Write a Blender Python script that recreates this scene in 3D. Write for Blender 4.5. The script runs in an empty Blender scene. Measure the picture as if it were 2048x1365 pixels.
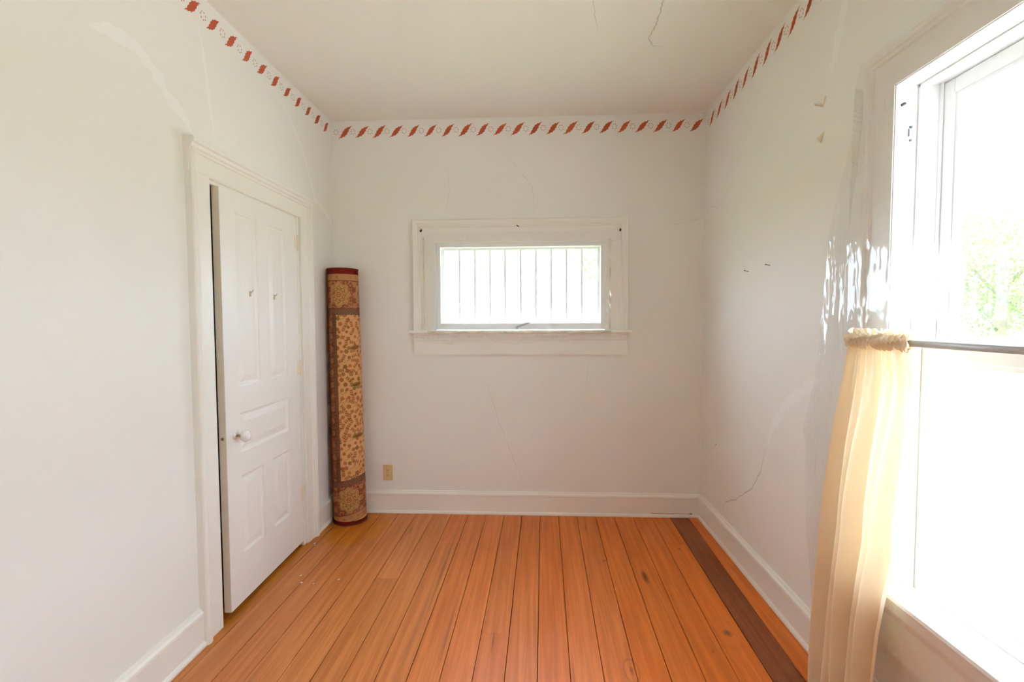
import bpy, bmesh, math, random
import numpy as np
from mathutils import Vector, Matrix, noise as mnoise
random.seed(7)
rng = np.random.default_rng(7)
SC = bpy.context.scene
COL = SC.collection
PI = math.pi

# ------------------------------------------------------------------ camera, world, sun, exposure
W, H, REAR = 2.6675, 2.87, -4.3          # room width, ceiling height, rear wall
cam = bpy.data.cameras.new('camera')
cam.sensor_width = 36.0
cam.lens = 16.734
cam.clip_start = 0.05
cam.clip_end = 300
cam_o = bpy.data.objects.new('camera', cam)
COL.objects.link(cam_o)
rt, up, fw = (0.99877, 0.04942, -0.00414), (0.00193, 0.04462, 0.99900), (-0.04956, 0.99779, -0.04447)
cam_o.matrix_world = Matrix(((rt[0], up[0], -fw[0], 1.4787), (rt[1], up[1], -fw[1], -3.4486), (rt[2], up[2], -fw[2], 1.4296), (0, 0, 0, 1)))
SC.camera = cam_o

world = bpy.data.worlds.new('world')
SC.world = world
world.use_nodes = True
bg = world.node_tree.nodes['Background']
bg.inputs['Color'].default_value = (0.66, 0.83, 1.0, 1)
bg.inputs['Strength'].default_value = 4.2

sun_d = bpy.data.lights.new('sun_offscreen', 'SUN')
sun_d.energy = 11.0
sun_d.angle = 0.01
sun_d.color = (1.0, 0.95, 0.87)
sun_o = bpy.data.objects.new('sun_offscreen', sun_d)
COL.objects.link(sun_o)
sun_o.rotation_euler = Vector((0.27, 0.0, -1.0)).to_track_quat('-Z', 'Y').to_euler()

SC.view_settings.view_transform = 'Standard'
SC.view_settings.look = 'None'
SC.view_settings.gamma = 1.0
SC.view_settings.use_curve_mapping = False
SC.view_settings.exposure = 1.88
SC.cycles.max_bounces = 11
SC.cycles.diffuse_bounces = 9
SC.cycles.glossy_bounces = 3
SC.cycles.transparent_max_bounces = 16
SC.cycles.use_adaptive_sampling = True
SC.cycles.adaptive_threshold = 0.07
SC.cycles.adaptive_min_samples = 12
SC.cycles.caustics_reflective = False
SC.cycles.caustics_refractive = False
SC.cycles.sample_clamp_indirect = 12.0

# ------------------------------------------------------------------ material helpers
class NT:
    def __init__(self, name):
        self.m = bpy.data.materials.new(name); self.m.use_nodes = True
        self.t = self.m.node_tree; self.t.nodes.clear()
        self.out = self.t.nodes.new('ShaderNodeOutputMaterial')
    def n(self, typ, **kw):
        nd = self.t.nodes.new('ShaderNode' + typ)
        for k, v in kw.items():
            if k.startswith('i_'):
                key = k[2:].replace('_', ' ')
                nd.inputs[key].default_value = v
            else:
                setattr(nd, k, v)
        return nd
    def l(self, a, b): self.t.links.new(a, b)
    def math(self, op, a, b=None, clamp=False):
        nd = self.t.nodes.new('ShaderNodeMath'); nd.operation = op; nd.use_clamp = clamp
        for i, v in enumerate((a, b)):
            if v is None: continue
            if isinstance(v, (int, float)): nd.inputs[i].default_value = v
            else: self.l(v, nd.inputs[i])
        return nd.outputs[0]
    def mix(self, fac, a, b, mode='MIX'):
        nd = self.t.nodes.new('ShaderNodeMix'); nd.data_type = 'RGBA'; nd.blend_type = mode
        for s, v in ((nd.inputs[0], fac), (nd.inputs[6], a), (nd.inputs[7], b)):
            if isinstance(v, (int, float)): s.default_value = v
            elif isinstance(v, tuple): s.default_value = (*v, 1) if len(v) == 3 else v
            else: self.l(v, s)
        return nd.outputs[2]
    def ramp(self, fac, stops):
        nd = self.t.nodes.new('ShaderNodeValToRGB')
        while len(nd.color_ramp.elements) < len(stops): nd.color_ramp.elements.new(0.5)
        for e, (p, c) in zip(nd.color_ramp.elements, stops):
            e.position = p; e.color = (*c, 1)
        self.l(fac, nd.inputs[0]); return nd.outputs[0]
    def noise(self, vec, scale, detail=3, rough=0.5, dist=0.0):
        nd = self.n('TexNoise'); nd.inputs['Scale'].default_value = scale; nd.inputs['Detail'].default_value = detail
        nd.inputs['Roughness'].default_value = rough; nd.inputs['Distortion'].default_value = dist
        if vec is not None: self.l(vec, nd.inputs['Vector'])
        return nd.outputs['Fac']
    def mapping(self, vec, scale=(1, 1, 1), loc=(0, 0, 0)):
        nd = self.n('Mapping'); nd.inputs['Scale'].default_value = scale; nd.inputs['Location'].default_value = loc
        self.l(vec, nd.inputs['Vector']); return nd.outputs[0]
    def bsdf(self, **kw):
        b = self.n('BsdfPrincipled')
        for k, v in kw.items():
            k = k.replace('_', ' ')
            if isinstance(v, (int, float, tuple)):
                b.inputs[k].default_value = (*v, 1) if isinstance(v, tuple) and len(v) == 3 else v
            else: self.l(v, b.inputs[k])
        self.l(b.outputs[0], self.out.inputs[0]); return b
    def bump(self, h, strength, dist=0.002):
        nd = self.n('Bump'); nd.inputs['Strength'].default_value = strength; nd.inputs['Distance'].default_value = dist
        self.l(h, nd.inputs['Height']); return nd.outputs[0]
    def pos(self): return self.n('NewGeometry').outputs['Position']

def paint(name, col, var=0.03, rough=0.55, bump=0.08, scale=2.2, spec=0.3):
    t = NT(name); p = t.pos()
    nz = t.noise(p, scale, 2, 0.6)
    c2 = tuple(max(0, c * (1 - var * 2.2)) for c in col)
    c = t.mix(t.math('MULTIPLY', nz, 1.0), col, c2)
    fine = t.noise(p, 60, 1, 0.6)
    t.bsdf(Base_Color=c, Roughness=rough, Specular_IOR_Level=spec, Normal=t.bump(fine, bump))
    return t.m
def flat(name, col, rough=0.5, metal=0.0, spec=0.4):
    t = NT(name); nz = t.noise(t.pos(), 40, 2)
    c = t.mix(nz, col, tuple(v * 0.88 for v in col))
    t.bsdf(Base_Color=c, Roughness=rough, Metallic=metal, Specular_IOR_Level=spec)
    return t.m

M = {}
M['wall'] = paint('wall_paint', (0.864, 0.864, 0.822), 0.014, 0.6, 0.10)
M['ceiling'] = paint('ceiling_paint', (0.870, 0.868, 0.812), 0.015, 0.7, 0.12)
M['trim'] = paint('trim_paint', (0.878, 0.868, 0.808), 0.015, 0.38, 0.04, 3.0, 0.45)
M['base'] = paint('baseboard_paint', (0.882, 0.868, 0.805), 0.02, 0.4, 0.05, 3.0, 0.4)
M['sash'] = paint('sash_paint', (0.88, 0.88, 0.87), 0.012, 0.38, 0.03, 3.0, 0.45)
M['door'] = paint('door_paint', (0.89, 0.875, 0.84), 0.012, 0.36, 0.04, 2.5, 0.45)
M['patch'] = paint('plaster_patch', (0.895, 0.905, 0.88), 0.01, 0.8, 0.1, 6)
M['crack'] = flat('plaster_crack', (0.60, 0.53, 0.44), 0.9)
M['stencil'] = paint('stencil_red', (0.62, 0.118, 0.052), 0.10, 0.6, 0.1, 14)
M['dots'] = flat('stencil_dot_red', (0.55, 0.20, 0.15), 0.7)
M['dark'] = flat('subfloor_wood', (0.26, 0.14, 0.07), 0.8)
M['edge'] = paint('bare_edge_paint', (0.93, 0.84, 0.68), 0.06, 0.5, 0.08, 9)
M['ivory'] = flat('ivory_plastic', (0.76, 0.60, 0.30), 0.35)
M['slot'] = flat('slot_black', (0.05, 0.04, 0.03), 0.6)
M['porcelain'] = flat('porcelain', (0.90, 0.89, 0.87), 0.08, 0, 0.6)
M['brass'] = flat('old_brass', (0.45, 0.28, 0.12), 0.4, 0.8)
M['iron'] = flat('dark_iron', (0.07, 0.06, 0.055), 0.5, 0.6)
M['green'] = flat('green_tack', (0.02, 0.09, 0.04), 0.4)
M['rod'] = flat('grey_rod', (0.56, 0.55, 0.52), 0.38, 0.15)
M['latch'] = flat('grey_latch', (0.48, 0.48, 0.48), 0.45, 0.3)
M['maroon'] = flat('maroon_binding', (0.22, 0.035, 0.025), 0.9)
M['jute'] = flat('rug_backing', (0.45, 0.30, 0.18), 0.95)
M['pave'] = paint('concrete', (0.56, 0.55, 0.52), 0.05, 0.9, 0.2, 1.2)
M['bark'] = flat('bark', (0.20, 0.16, 0.12), 0.9)
M['speck'] = flat('white_paint_speck', (0.85, 0.84, 0.82), 0.6)

def mk_tape(name, col, tr):
    t = NT(name)
    b = t.n('BsdfPrincipled'); b.inputs['Base Color'].default_value = (*col, 1); b.inputs['Roughness'].default_value = 0.4
    tp = t.n('BsdfTransparent'); mx = t.n('MixShader')
    t.l(t.math('MULTIPLY', t.noise(t.mapping(t.pos(), (9, 9, 9)), 1.0, 3), tr * 2.0), mx.inputs[0])
    t.l(b.outputs[0], mx.inputs[1]); t.l(tp.outputs[0], mx.inputs[2]); t.l(mx.outputs[0], t.out.inputs[0])
    return t.m
M['tape'] = mk_tape('yellowed_tape', (0.90, 0.82, 0.60), 0.50)

def mk_glass(name, refl=0.9, haze=0.0):
    t = NT(name)
    tp = t.n('BsdfTransparent'); gl = t.n('BsdfGlossy'); gl.inputs['Roughness'].default_value = 0.02
    lw = t.n('LayerWeight'); lw.inputs['Blend'].default_value = 0.5
    fc = t.math('ADD', t.math('MULTIPLY', t.math('POWER', lw.outputs['Facing'], 5.0), 0.5 * refl), 0.03)
    mx = t.n('MixShader'); t.l(fc, mx.inputs[0])
    t.l(tp.outputs[0], mx.inputs[1]); t.l(gl.outputs[0], mx.inputs[2])
    t.l(mx.outputs[0], t.out.inputs[0])
    return t.m
M['glass'] = mk_glass('window_glass')

def mk_film(name, haze, rough=0.10):
    t = NT(name); p = t.pos()
    nz = t.noise(t.mapping(p, (30, 30, 7)), 1.0, 1, 0.6, 0.0)
    nrm = t.bump(nz, 0.12, 0.006)
    tp = t.n('BsdfTransparent'); tp.inputs[0].default_value = (0.998, 0.998, 0.998, 1)
    gl = t.n('BsdfGlossy'); gl.inputs['Roughness'].default_value = rough; t.l(nrm, gl.inputs['Normal'])
    df = t.n('BsdfDiffuse'); df.inputs[0].default_value = (0.92, 0.92, 0.92, 1)
    tl = t.n('BsdfTranslucent'); tl.inputs[0].default_value = (0.92, 0.92, 0.92, 1)
    dt = t.n('MixShader'); dt.inputs[0].default_value = 0.5
    t.l(df.outputs[0], dt.inputs[1]); t.l(tl.outputs[0], dt.inputs[2])
    m0 = t.n('MixShader'); m0.inputs[0].default_value = haze
    t.l(tp.outputs[0], m0.inputs[1]); t.l(dt.outputs[0], m0.inputs[2])
    lw = t.n('LayerWeight'); lw.inputs['Blend'].default_value = 0.5; t.l(nrm, lw.inputs['Normal'])
    fc = t.math('ADD', t.math('MULTIPLY', t.math('POWER', lw.outputs['Facing'], 5.0), 0.30), 0.085, True)
    m1 = t.n('MixShader'); t.l(fc, m1.inputs[0])
    t.l(m0.outputs[0], m1.inputs[1]); t.l(gl.outputs[0], m1.inputs[2])
    t.l(m1.outputs[0], t.out.inputs[0])
    return t.m
M['film'] = mk_film('plastic_film', 0.020, 0.05)
M['film_small'] = mk_film('plastic_film_small', 0.022, 0.05)

def mk_cloth():
    t = NT('curtain_cloth'); p = t.pos()
    weave = t.noise(t.mapping(p, (220, 220, 220)), 1.0, 2)
    c = t.mix(t.noise(p, 3, 3), (0.93, 0.76, 0.53), (0.93, 0.80, 0.60))
    df = t.n('BsdfDiffuse'); tl = t.n('BsdfTranslucent')
    nrm = t.bump(weave, 0.12, 0.001)
    for s in (df, tl): t.l(c, s.inputs[0]); t.l(nrm, s.inputs['Normal'])
    mx = t.n('MixShader'); mx.inputs[0].default_value = 0.27
    t.l(df.outputs[0], mx.inputs[1]); t.l(tl.outputs[0], mx.inputs[2])
    sh = t.n('BsdfGlossy'); sh.inputs['Roughness'].default_value = 0.45
    m2 = t.n('MixShader'); m2.inputs[0].default_value = 0.05
    t.l(mx.outputs[0], m2.inputs[1]); t.l(sh.outputs[0], m2.inputs[2]); t.l(m2.outputs[0], t.out.inputs[0])
    return t.m
M['cloth'] = mk_cloth()

def mk_floor():
    t = NT('floor_wood'); p = t.pos()
    oi = t.n('ObjectInfo')
    rnd = t.n('CombineXYZ'); t.l(t.math('MULTIPLY', oi.outputs['Random'], 37.0), rnd.inputs[0]); t.l(t.math('MULTIPLY', oi.outputs['Random'], 91.0), rnd.inputs[1])
    va = t.n('VectorMath'); va.operation = 'ADD'; t.l(p, va.inputs[0]); t.l(rnd.outputs[0], va.inputs[1])
    v = va.outputs[0]
    grain = t.noise(t.mapping(v, (42, 1.3, 1)), 1.0, 5, 0.62, 0.5)
    fine = t.noise(t.mapping(v, (190, 5, 1)), 1.0, 3, 0.6)
    blotch = t.noise(t.mapping(v, (7, 1.6, 1)), 1.0, 3, 0.55)
    base = oi.outputs['Color']
    c = t.mix(t.ramp(grain, [(0.36, (1, 1, 1)), (0.60, (0.0, 0.0, 0.0))]), t.mix(1.0, base, (0.80, 0.70, 0.62), 'MULTIPLY'), base)
    c = t.mix(t.math('MULTIPLY', fine, 0.45), c, t.mix(1.0, c, (0.76, 0.64, 0.55), 'MULTIPLY'))
    c = t.mix(t.ramp(blotch, [(0.35, (0, 0, 0)), (0.75, (0.45, 0.45, 0.45))]), c, t.mix(1.0, c, (1.05, 1.12, 1.2), 'MULTIPLY'))
    # amber unworn finish by the door wall, in the corner and along the right wall
    sx = t.n('SeparateXYZ'); t.l(p, sx.inputs[0])
    wob = t.math('MULTIPLY', t.math('SUBTRACT', t.noise(p, 7, 3), 0.5), 0.16)
    def circ(x, y, rx, ry, soft):
        dx = t.math('DIVIDE', t.math('SUBTRACT', sx.outputs[0], x), rx)
        dy = t.math('DIVIDE', t.math('SUBTRACT', sx.outputs[1], y), ry)
        d = t.math('SQRT', t.math('ADD', t.math('MULTIPLY', dx, dx), t.math('MULTIPLY', dy, dy)))
        return t.math('DIVIDE', t.math('SUBTRACT', 1.0, d), soft, True), d
    m1, _ = circ(0.20, -0.26, 0.30, 0.33, 0.35)
    m2 = t.math('DIVIDE', t.math('SUBTRACT', t.math('ADD', wob, 0.07), sx.outputs[0]), 0.05, True)
    amb = t.math('MAXIMUM', t.math('MULTIPLY', m1, 0.9), t.math('MULTIPLY', m2, 0.85))
    c = t.mix(amb, c, t.mix(1.0, c, (0.98, 0.88, 0.20), 'MULTIPLY'))
    # knots and dark grain streaks
    for x, y, rx, ry, k in ((2.082, -0.835, 0.022, 0.085, 0.9), (2.349, -1.297, 0.025, 0.032, 0.95), (1.866, -1.55, 0.010, 0.03, 0.7), (1.287, -1.40, 0.006, 0.09, 0.75),
                            (1.629, -1.60, 0.007, 0.20, 0.5), (0.656, -1.309, 0.006, 0.05, 0.5), (0.628, -0.30, 0.012, 0.07, 0.55), (0.60, -0.43, 0.006, 0.06, 0.5),
                            (0.945, -0.75, 0.011, 0.75, 0.5), (0.925, -1.30, 0.016, 0.42, 0.42), (1.075, -1.35, 0.008, 0.30, 0.55), (2.50, -0.80, 0.012, 0.02, 0.6), (2.37, -0.50, 0.012, 0.02, 0.6)):
        m, _ = circ(x, y, rx, ry, 0.8)
        wv = t.math('MULTIPLY', t.math('MULTIPLY', m, k), t.math('ADD', t.math('MULTIPLY', grain, 0.8), 0.45), True)
        c = t.mix(wv, c, (0.12, 0.045, 0.022))
    for x, y, r, k in ((1.866, -1.55, 0.030, 0.5), (2.349, -1.297, 0.05, 0.12)):
        _, d = circ(x, y, r, r * 2.2, 1)
        ring = t.math('SUBTRACT', 1.0, t.math('DIVIDE', t.math('ABSOLUTE', t.math('SUBTRACT', d, 1.0)), 0.18), True)
        c = t.mix(t.math('MULTIPLY', ring, k), c, (0.28, 0.10, 0.04))
    rg = t.math('ADD', t.math('MULTIPLY', blotch, 0.16), 0.30)
    t.bsdf(Base_Color=c, Roughness=rg, Specular_IOR_Level=0.34, Normal=t.bump(t.math('ADD', fine, grain), 0.10, 0.001))
    return t.m
M['floor'] = mk_floor()

def mk_attr(name):
    t = NT(name); a = t.n('VertexColor'); a.layer_name = 'pattern'
    pile = t.noise(t.pos(), 420, 2)
    t.bsdf(Base_Color=t.mix(t.math('MULTIPLY', pile, 0.35), a.outputs[0], t.mix(1.0, a.outputs[0], (0.6, 0.6, 0.6), 'MULTIPLY')), Roughness=0.95, Specular_IOR_Level=0.1, Normal=t.bump(pile, 0.5, 0.002))
    return t.m
M['rug'] = mk_attr('rug_pile')

def mk_leafmat():
    t = NT('tree_leaf'); oi = t.n('ObjectInfo')
    c = t.mix(t.noise(t.pos(), 1.5, 2), (0.12, 0.18, 0.06), (0.22, 0.28, 0.11))
    df = t.n('BsdfDiffuse'); tl = t.n('BsdfTranslucent'); t.l(c, df.inputs[0]); t.l(c, tl.inputs[0])
    mx = t.n('MixShader'); mx.inputs[0].default_value = 0.4
    t.l(df.outputs[0], mx.inputs[1]); t.l(tl.outputs[0], mx.inputs[2]); t.l(mx.outputs[0], t.out.inputs[0])
    return t.m
M['leaf'] = mk_leafmat()
def mk_grass():
    t = NT('lawn_grass'); p = t.pos()
    c = t.mix(t.noise(p, 0.35, 3), (0.12, 0.17, 0.06), (0.22, 0.27, 0.12))
    c = t.mix(t.math('MULTIPLY', t.noise(p, 14, 4), 0.5), c, (0.10, 0.14, 0.05))
    t.bsdf(Base_Color=c, Roughness=0.95, Specular_IOR_Level=0.1, Normal=t.bump(t.noise(p, 30, 4), 0.6, 0.03))
    return t.m
M['grass'] = mk_grass()

# ------------------------------------------------------------------ mesh helpers
def box(bm, x0, x1, y0, y1, z0, z1, ch=0.0):
    vs = [bm.verts.new((x, y, z)) for z in (z0, z1) for y in (y0, y1) for x in (x0, x1)]
    fs = [(0, 2, 3, 1), (4, 5, 7, 6), (0, 1, 5, 4), (2, 6, 7, 3), (0, 4, 6, 2), (1, 3, 7, 5)]
    faces = [bm.faces.new([vs[i] for i in f]) for f in fs]
    if ch > 0:
        es = list({e for f in faces for e in f.edges})
        bmesh.ops.bevel(bm, geom=es, offset=ch, segments=1, affect='EDGES', profile=0.5)
def prism(bm, prof, a, b, mapf):
    """extrude closed profile [(p,q)] from a to b; mapf(t,p,q)->xyz ; a,b may be functions of (p,q) for mitres"""
    fa = a if callable(a) else (lambda p, q: a)
    fb = b if callable(b) else (lambda p, q: b)
    A = [bm.verts.new(mapf(fa(p, q), p, q)) for p, q in prof]
    B = [bm.verts.new(mapf(fb(p, q), p, q)) for p, q in prof]
    n = len(prof)
    for i in range(n):
        j = (i + 1) % n
        bm.faces.new((A[i], A[j], B[j], B[i]))
    bm.faces.new(A[::-1]); bm.faces.new(B)
def cyl(bm, p0, p1, r0, r1=None, n=16, cap=True):
    r1 = r0 if r1 is None else r1
    p0, p1 = Vector(p0), Vector(p1); d = (p1 - p0).normalized()
    u = d.orthogonal().normalized(); v = d.cross(u)
    A = [bm.verts.new(p0 + (u * math.cos(2 * PI * i / n) + v * math.sin(2 * PI * i / n)) * r0) for i in range(n)]
    B = [bm.verts.new(p1 + (u * math.cos(2 * PI * i / n) + v * math.sin(2 * PI * i / n)) * r1) for i in range(n)]
    for i in range(n):
        j = (i + 1) % n; bm.faces.new((A[i], A[j], B[j], B[i]))
    if cap: bm.faces.new(A[::-1]); bm.faces.new(B)
def lathe(bm, prof, origin, axis, n=24):
    o = Vector(origin); d = Vector(axis).normalized(); u = d.orthogonal().normalized(); v = d.cross(u)
    rings = []
    for r, h in prof:
        if r < 1e-6: rings.append([bm.verts.new(o + d * h)] * n)
        else: rings.append([bm.verts.new(o + d * h + (u * math.cos(2 * PI * i / n) + v * math.sin(2 * PI * i / n)) * r) for i in range(n)])
    for a, b in zip(rings, rings[1:]):
        for i in range(n):
            j = (i + 1) % n
            q = []
            for w in (a[i], a[j], b[j], b[i]):
                if w not in q: q.append(w)
            if len(q) > 2: bm.faces.new(q)
def obj(name, bm, mat, parent=None, smooth=False, tag=None):
    me = bpy.data.meshes.new(name)
    bmesh.ops.recalc_face_normals(bm, faces=bm.faces[:])
    bm.to_mesh(me); bm.free()
    me.materials.append(M[mat] if isinstance(mat, str) else mat)
    if smooth:
        for p in me.polygons: p.use_smooth = True
    o = bpy.data.objects.new(name, me); COL.objects.link(o)
    if parent is not None: o.parent = parent
    if tag: settag(o, *tag)
    return o
def settag(o, label, cat, kind=None, group=None):
    o['label'] = label; o['category'] = cat
    if kind: o['kind'] = kind
    if group: o['group'] = group
def empty(name, loc, label, cat, kind=None, group=None):
    o = bpy.data.objects.new(name, None); COL.objects.link(o)
    o.location = loc; o.empty_display_size = 0.05
    settag(o, label, cat, kind, group)
    return o
def child(name, bm, mat, root, smooth=False):
    """mesh given in world coordinates, parented under a thing keeping its place"""
    o = obj(name, bm, mat, None, smooth)
    o.parent = root
    o.matrix_parent_inverse = root_world(root).inverted()
    return o
def root_world(o):
    m = Matrix.LocRotScale(o.location, o.rotation_euler, o.scale)
    if o.parent is not None: return root_world(o.parent) @ o.matrix_parent_inverse @ m
    return m
NB = bmesh.new
def grid(bm, nu, nv, f, close_u=False):
    V = [[bm.verts.new(f(i / (nu if close_u else nu - 1), j / (nv - 1))) for i in range(nu)] for j in range(nv)]
    for j in range(nv - 1):
        for i in range(nu if close_u else nu - 1):
            k = (i + 1) % nu
            bm.faces.new((V[j][i], V[j][k], V[j + 1][k], V[j + 1][i]))
    return V
STR = 'structure'

# ------------------------------------------------------------------ room shell
T = 0.14
DY0, DY1, DZ = -1.350, -0.527, 2.070          # door opening
BX0, BX1, BZ0, BZ1 = 0.750, 1.985, 1.345, 1.995   # back window opening
RY0, RY1, RZ0, RZ1 = -2.730, -1.800, 0.500, 2.195  # right window opening
bm = NB()
box(bm, -T, 0, DY1, T, 0, H); box(bm, -T, 0, REAR, DY0, 0, H); box(bm, -T, 0, DY0, DY1, DZ, H)
wall_left = obj('wall_left', bm, 'wall', tag=('white plaster wall with the panelled door and plaster patches', 'wall', STR))
bm = NB()
box(bm, 0, BX0, 0, T, 0, H); box(bm, BX1, W, 0, T, 0, H); box(bm, BX0, BX1, 0, T, 0, BZ0); box(bm, BX0, BX1, 0, T, BZ1, H)
wall_back = obj('wall_back', bm, 'wall', tag=('cream plaster wall with the wide barred window', 'wall', STR))
bm = NB()
TR = 0.20
box(bm, W, W + TR, RY1, T, 0, H); box(bm, W, W + TR, REAR, RY0, 0, H); box(bm, W, W + TR, RY0, RY1, 0, RZ0); box(bm, W, W + TR, RY0, RY1, RZ1, H)
wall_right = obj('wall_right', bm, 'wall', tag=('white plaster wall with the tall sash window and curtain', 'wall', STR))
bm = NB()
box(bm, -T, W + T, REAR - T, REAR, 0, H)
obj('wall_rear', bm, 'wall', tag=('plain plaster wall facing the barred window', 'wall', STR))
bm = NB(); box(bm, -0.9, W + 0.5, REAR - 0.5, 0.5, H, H + 0.25)
ceiling = obj('ceiling', bm, 'ceiling', tag=('cream painted plaster ceiling with hairline cracks', 'ceiling', STR))
bm = NB(); box(bm, -0.85, W + T, REAR - 1.2, T, -0.30, -0.022)
floor = obj('floor', bm, 'dark', tag=('orange varnished softwood plank floor', 'floor', STR))
bm = NB()   # closet behind the door
box(bm, -0.85, -0.80, -1.60, -0.30, -0.02, H); box(bm, -0.80, -T, -1.60, -1.55, -0.02, H); box(bm, -0.80, -T, -0.35, -0.30, -0.02, H)
obj('wall_closet', bm, 'wall', tag=('dark closet interior behind the panelled door', 'wall', STR))

# ------------------------------------------------------------------ floor planks
xb = [-0.07, 0.0736, 0.2048, 0.336, 0.4675, 0.5988, 0.727, 0.8565, 0.984, 1.116, 1.247, 1.376, 1.508, 1.642, 1.776, 1.910, 2.044, 2.180, 2.311, 2.445, 2.575, 2.72]
cuts = {1: [-0.50, -3.1], 5: [-0.911, -3.6], 7: [-0.494, -2.9], 10: [-1.345, -3.9], 18: [-0.435, -3.3]}
tan, orange = np.array((0.745, 0.300, 0.100)), np.array((0.88, 0.235, 0.044))
tone = {0: 0.0, 1: 0.15, 2: 0.1, 3: 0.15, 4: 0.25, 5: 0.10, 6: 0.2, 7: 0.45, 8: 0.75, 9: 0.75, 10: 0.7, 11: 0.85}
def xat(x, y): return x + (0.012 + 0.009 * x) * (y / 1.635)
for k in range(len(xb) - 1):
    ys = [0.0] + cuts.get(k, [-1.9 - 0.9 * ((k * 0.618) % 1) if k != 19 else -4.0]) + [REAR]
    for s in range(len(ys) - 1):
        y1, y0 = ys[s], ys[s + 1]
        g = 0.0011 + 0.0008 * random.random()
        zt = random.uniform(-0.0012, 0.0)
        bm = NB()
        c = 0.0012
        prof = [(xb[k] + g, -0.022), (xb[k + 1] - g, -0.022), (xb[k + 1] - g, zt - c), (xb[k + 1] - g - c, zt), (xb[k] + g + c, zt), (xb[k] + g, zt - c)]
        prism(bm, prof, y0 + (0.0008 if s < len(ys) - 2 else 0), y1 - (0.0008 if s else 0), lambda t, p, q: (xat(p, t), t, q))
        o = obj('plank', bm, 'floor', floor)
        tt = tone.get(k, 0.95) + random.uniform(-0.12, 0.12)
        col = tan * (1 - tt) + orange * tt
        col = col * random.uniform(0.93, 1.05)
        if k >= 15: col = col * np.array((1.0, 0.95, 0.68))
        if k == 19: col = np.array((0.37, 0.105, 0.035))
        o.color = (*[float(v) for v in col], 1)
bm = NB()
for x, y, r in ((0.20, -0.97, .006), (0.27, -0.98, .004), (0.39, -0.93, .005), (0.06, -0.52, .006), (0.075, -0.545, .004), (0.16, -0.90, .005)):
    vs = [bm.verts.new((x + r * random.uniform(.6, 1.3) * math.cos(a * PI / 4), y + 1.5 * r * random.uniform(.6, 1.3) * math.sin(a * PI / 4), 0.0006)) for a in range(8)]
    bm.faces.new(vs)
obj('paint_speck', bm, 'speck', floor)

# ------------------------------------------------------------------ baseboards
BASE = [(0, 0), (0.030, 0), (0.030, 0.010), (0.024, 0.020), (0.019, 0.022), (0.019, 0.135), (0.023, 0.139), (0.021, 0.150), (0.012, 0.158), (0.008, 0.166), (0, 0.168)]
def bb(name, segs, mapf, label):
    bm = NB()
    for a, b in segs: prism(bm, BASE, a, b, mapf)
    return obj(name, bm, 'base', tag=(label, 'baseboard', STR))
bb('baseboard_back', [(0.0, W)], lambda t, p, q: (t, -p, q), 'cream painted baseboard under the wide barred window')
bb('baseboard_left', [(REAR, -1.482), (-0.388, 0.0)], lambda t, p, q: (p, t, q), 'white painted baseboard running beside the panelled door')
bb('baseboard_right', [(REAR, 0.0)], lambda t, p, q: (W - p, t, q), 'cream painted baseboard under the curtained sash window')
bm = NB()      # rust streak on the back baseboard by the corner
box(bm, 2.31, 2.60, -0.0212, -0.0185, 0.024, 0.0275); box(bm, 2.585, 2.60, -0.0212, -0.0185, 0.022, 0.032)
o = obj('rust_streak', bm, flat('rust_stain', (0.50, 0.33, 0.14), 0.9), bpy.data.objects['baseboard_back'])

# ------------------------------------------------------------------ stencil border
def leaf_shape():
    """jagged slanted leaf in unit box: lower-left tip to upper-right tip"""
    up_, lo_ = [], []
    n = 13
    L = math.hypot(0.105, 0.082); a = math.atan2(0.082, 0.105); ca, sa = math.cos(a), math.sin(a)
    for i in range(n):
        t = i / (n - 1)
        bend = 0.0065 * math.sin((t - 0.5) * PI * 1.6)          # S-curve
        w = 0.0165 * math.sin(PI * min(1, max(0, (t - 0.02) / 0.96))) ** 1.5 + 0.0008
        jag = 0.0022 * (1 if i % 2 else -1)
        x = t * L
        up_.append((x, bend + w + jag)); lo_.append((x, bend - w + jag))
    pts = up_ + lo_[::-1]
    return [(x * ca - y * sa - 0.0525, x * sa + y * ca - 0.041) for x, y in pts]
LEAF = leaf_shape()
def stencil_meshes(mapf, key):
    bm = NB()
    n = len(LEAF) // 2
    V = [bm.verts.new(mapf(x, y)) for x, y in LEAF]
    for i in range(n - 1): bm.faces.new((V[i], V[i + 1], V[2 * n - 2 - i], V[2 * n - 1 - i]))
    bmesh.ops.recalc_face_normals(bm, faces=bm.faces[:])
    me = bpy.data.meshes.new('stencil_leaf'); bm.to_mesh(me); bm.free(); me.materials.append(M['stencil'])
    bm = NB()
    for k in range(7):
        a = 2 * PI * k / 7 + 0.3
        cx, cy = 0.0165 * math.cos(a), 0.0175 * math.sin(a)
        bm.faces.new([bm.verts.new(mapf(cx + 0.0036 * math.cos(b * PI / 3), cy + 0.0036 * math.sin(b * PI / 3))) for b in range(6)])
    md = bpy.data.meshes.new('stencil_dots'); bm.to_mesh(md); bm.free(); md.materials.append(M['dots'])
    return me, md
def put(me, loc, parent, name):
    o = bpy.data.objects.new(name, me); COL.objects.link(o); o.location = loc; o.parent = parent; return o
E_ = 0.0006
me, md = stencil_meshes(lambda x, y: (x, -E_, y), 'b')
for k in range(21):
    x = 0.104 + 0.12504 * k; z = 2.7925 - 0.0035 * x
    o = put(me, (x, 0, z), wall_back, 'stencil_leaf'); o.scale = (random.uniform(.92, 1.05), 1, random.uniform(.92, 1.04))
    put(md, (x - 0.0675, 0, z + 0.002), wall_back, 'stencil_dots')
me, md = stencil_meshes(lambda x, y: (E_, x, y), 'l')
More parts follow.
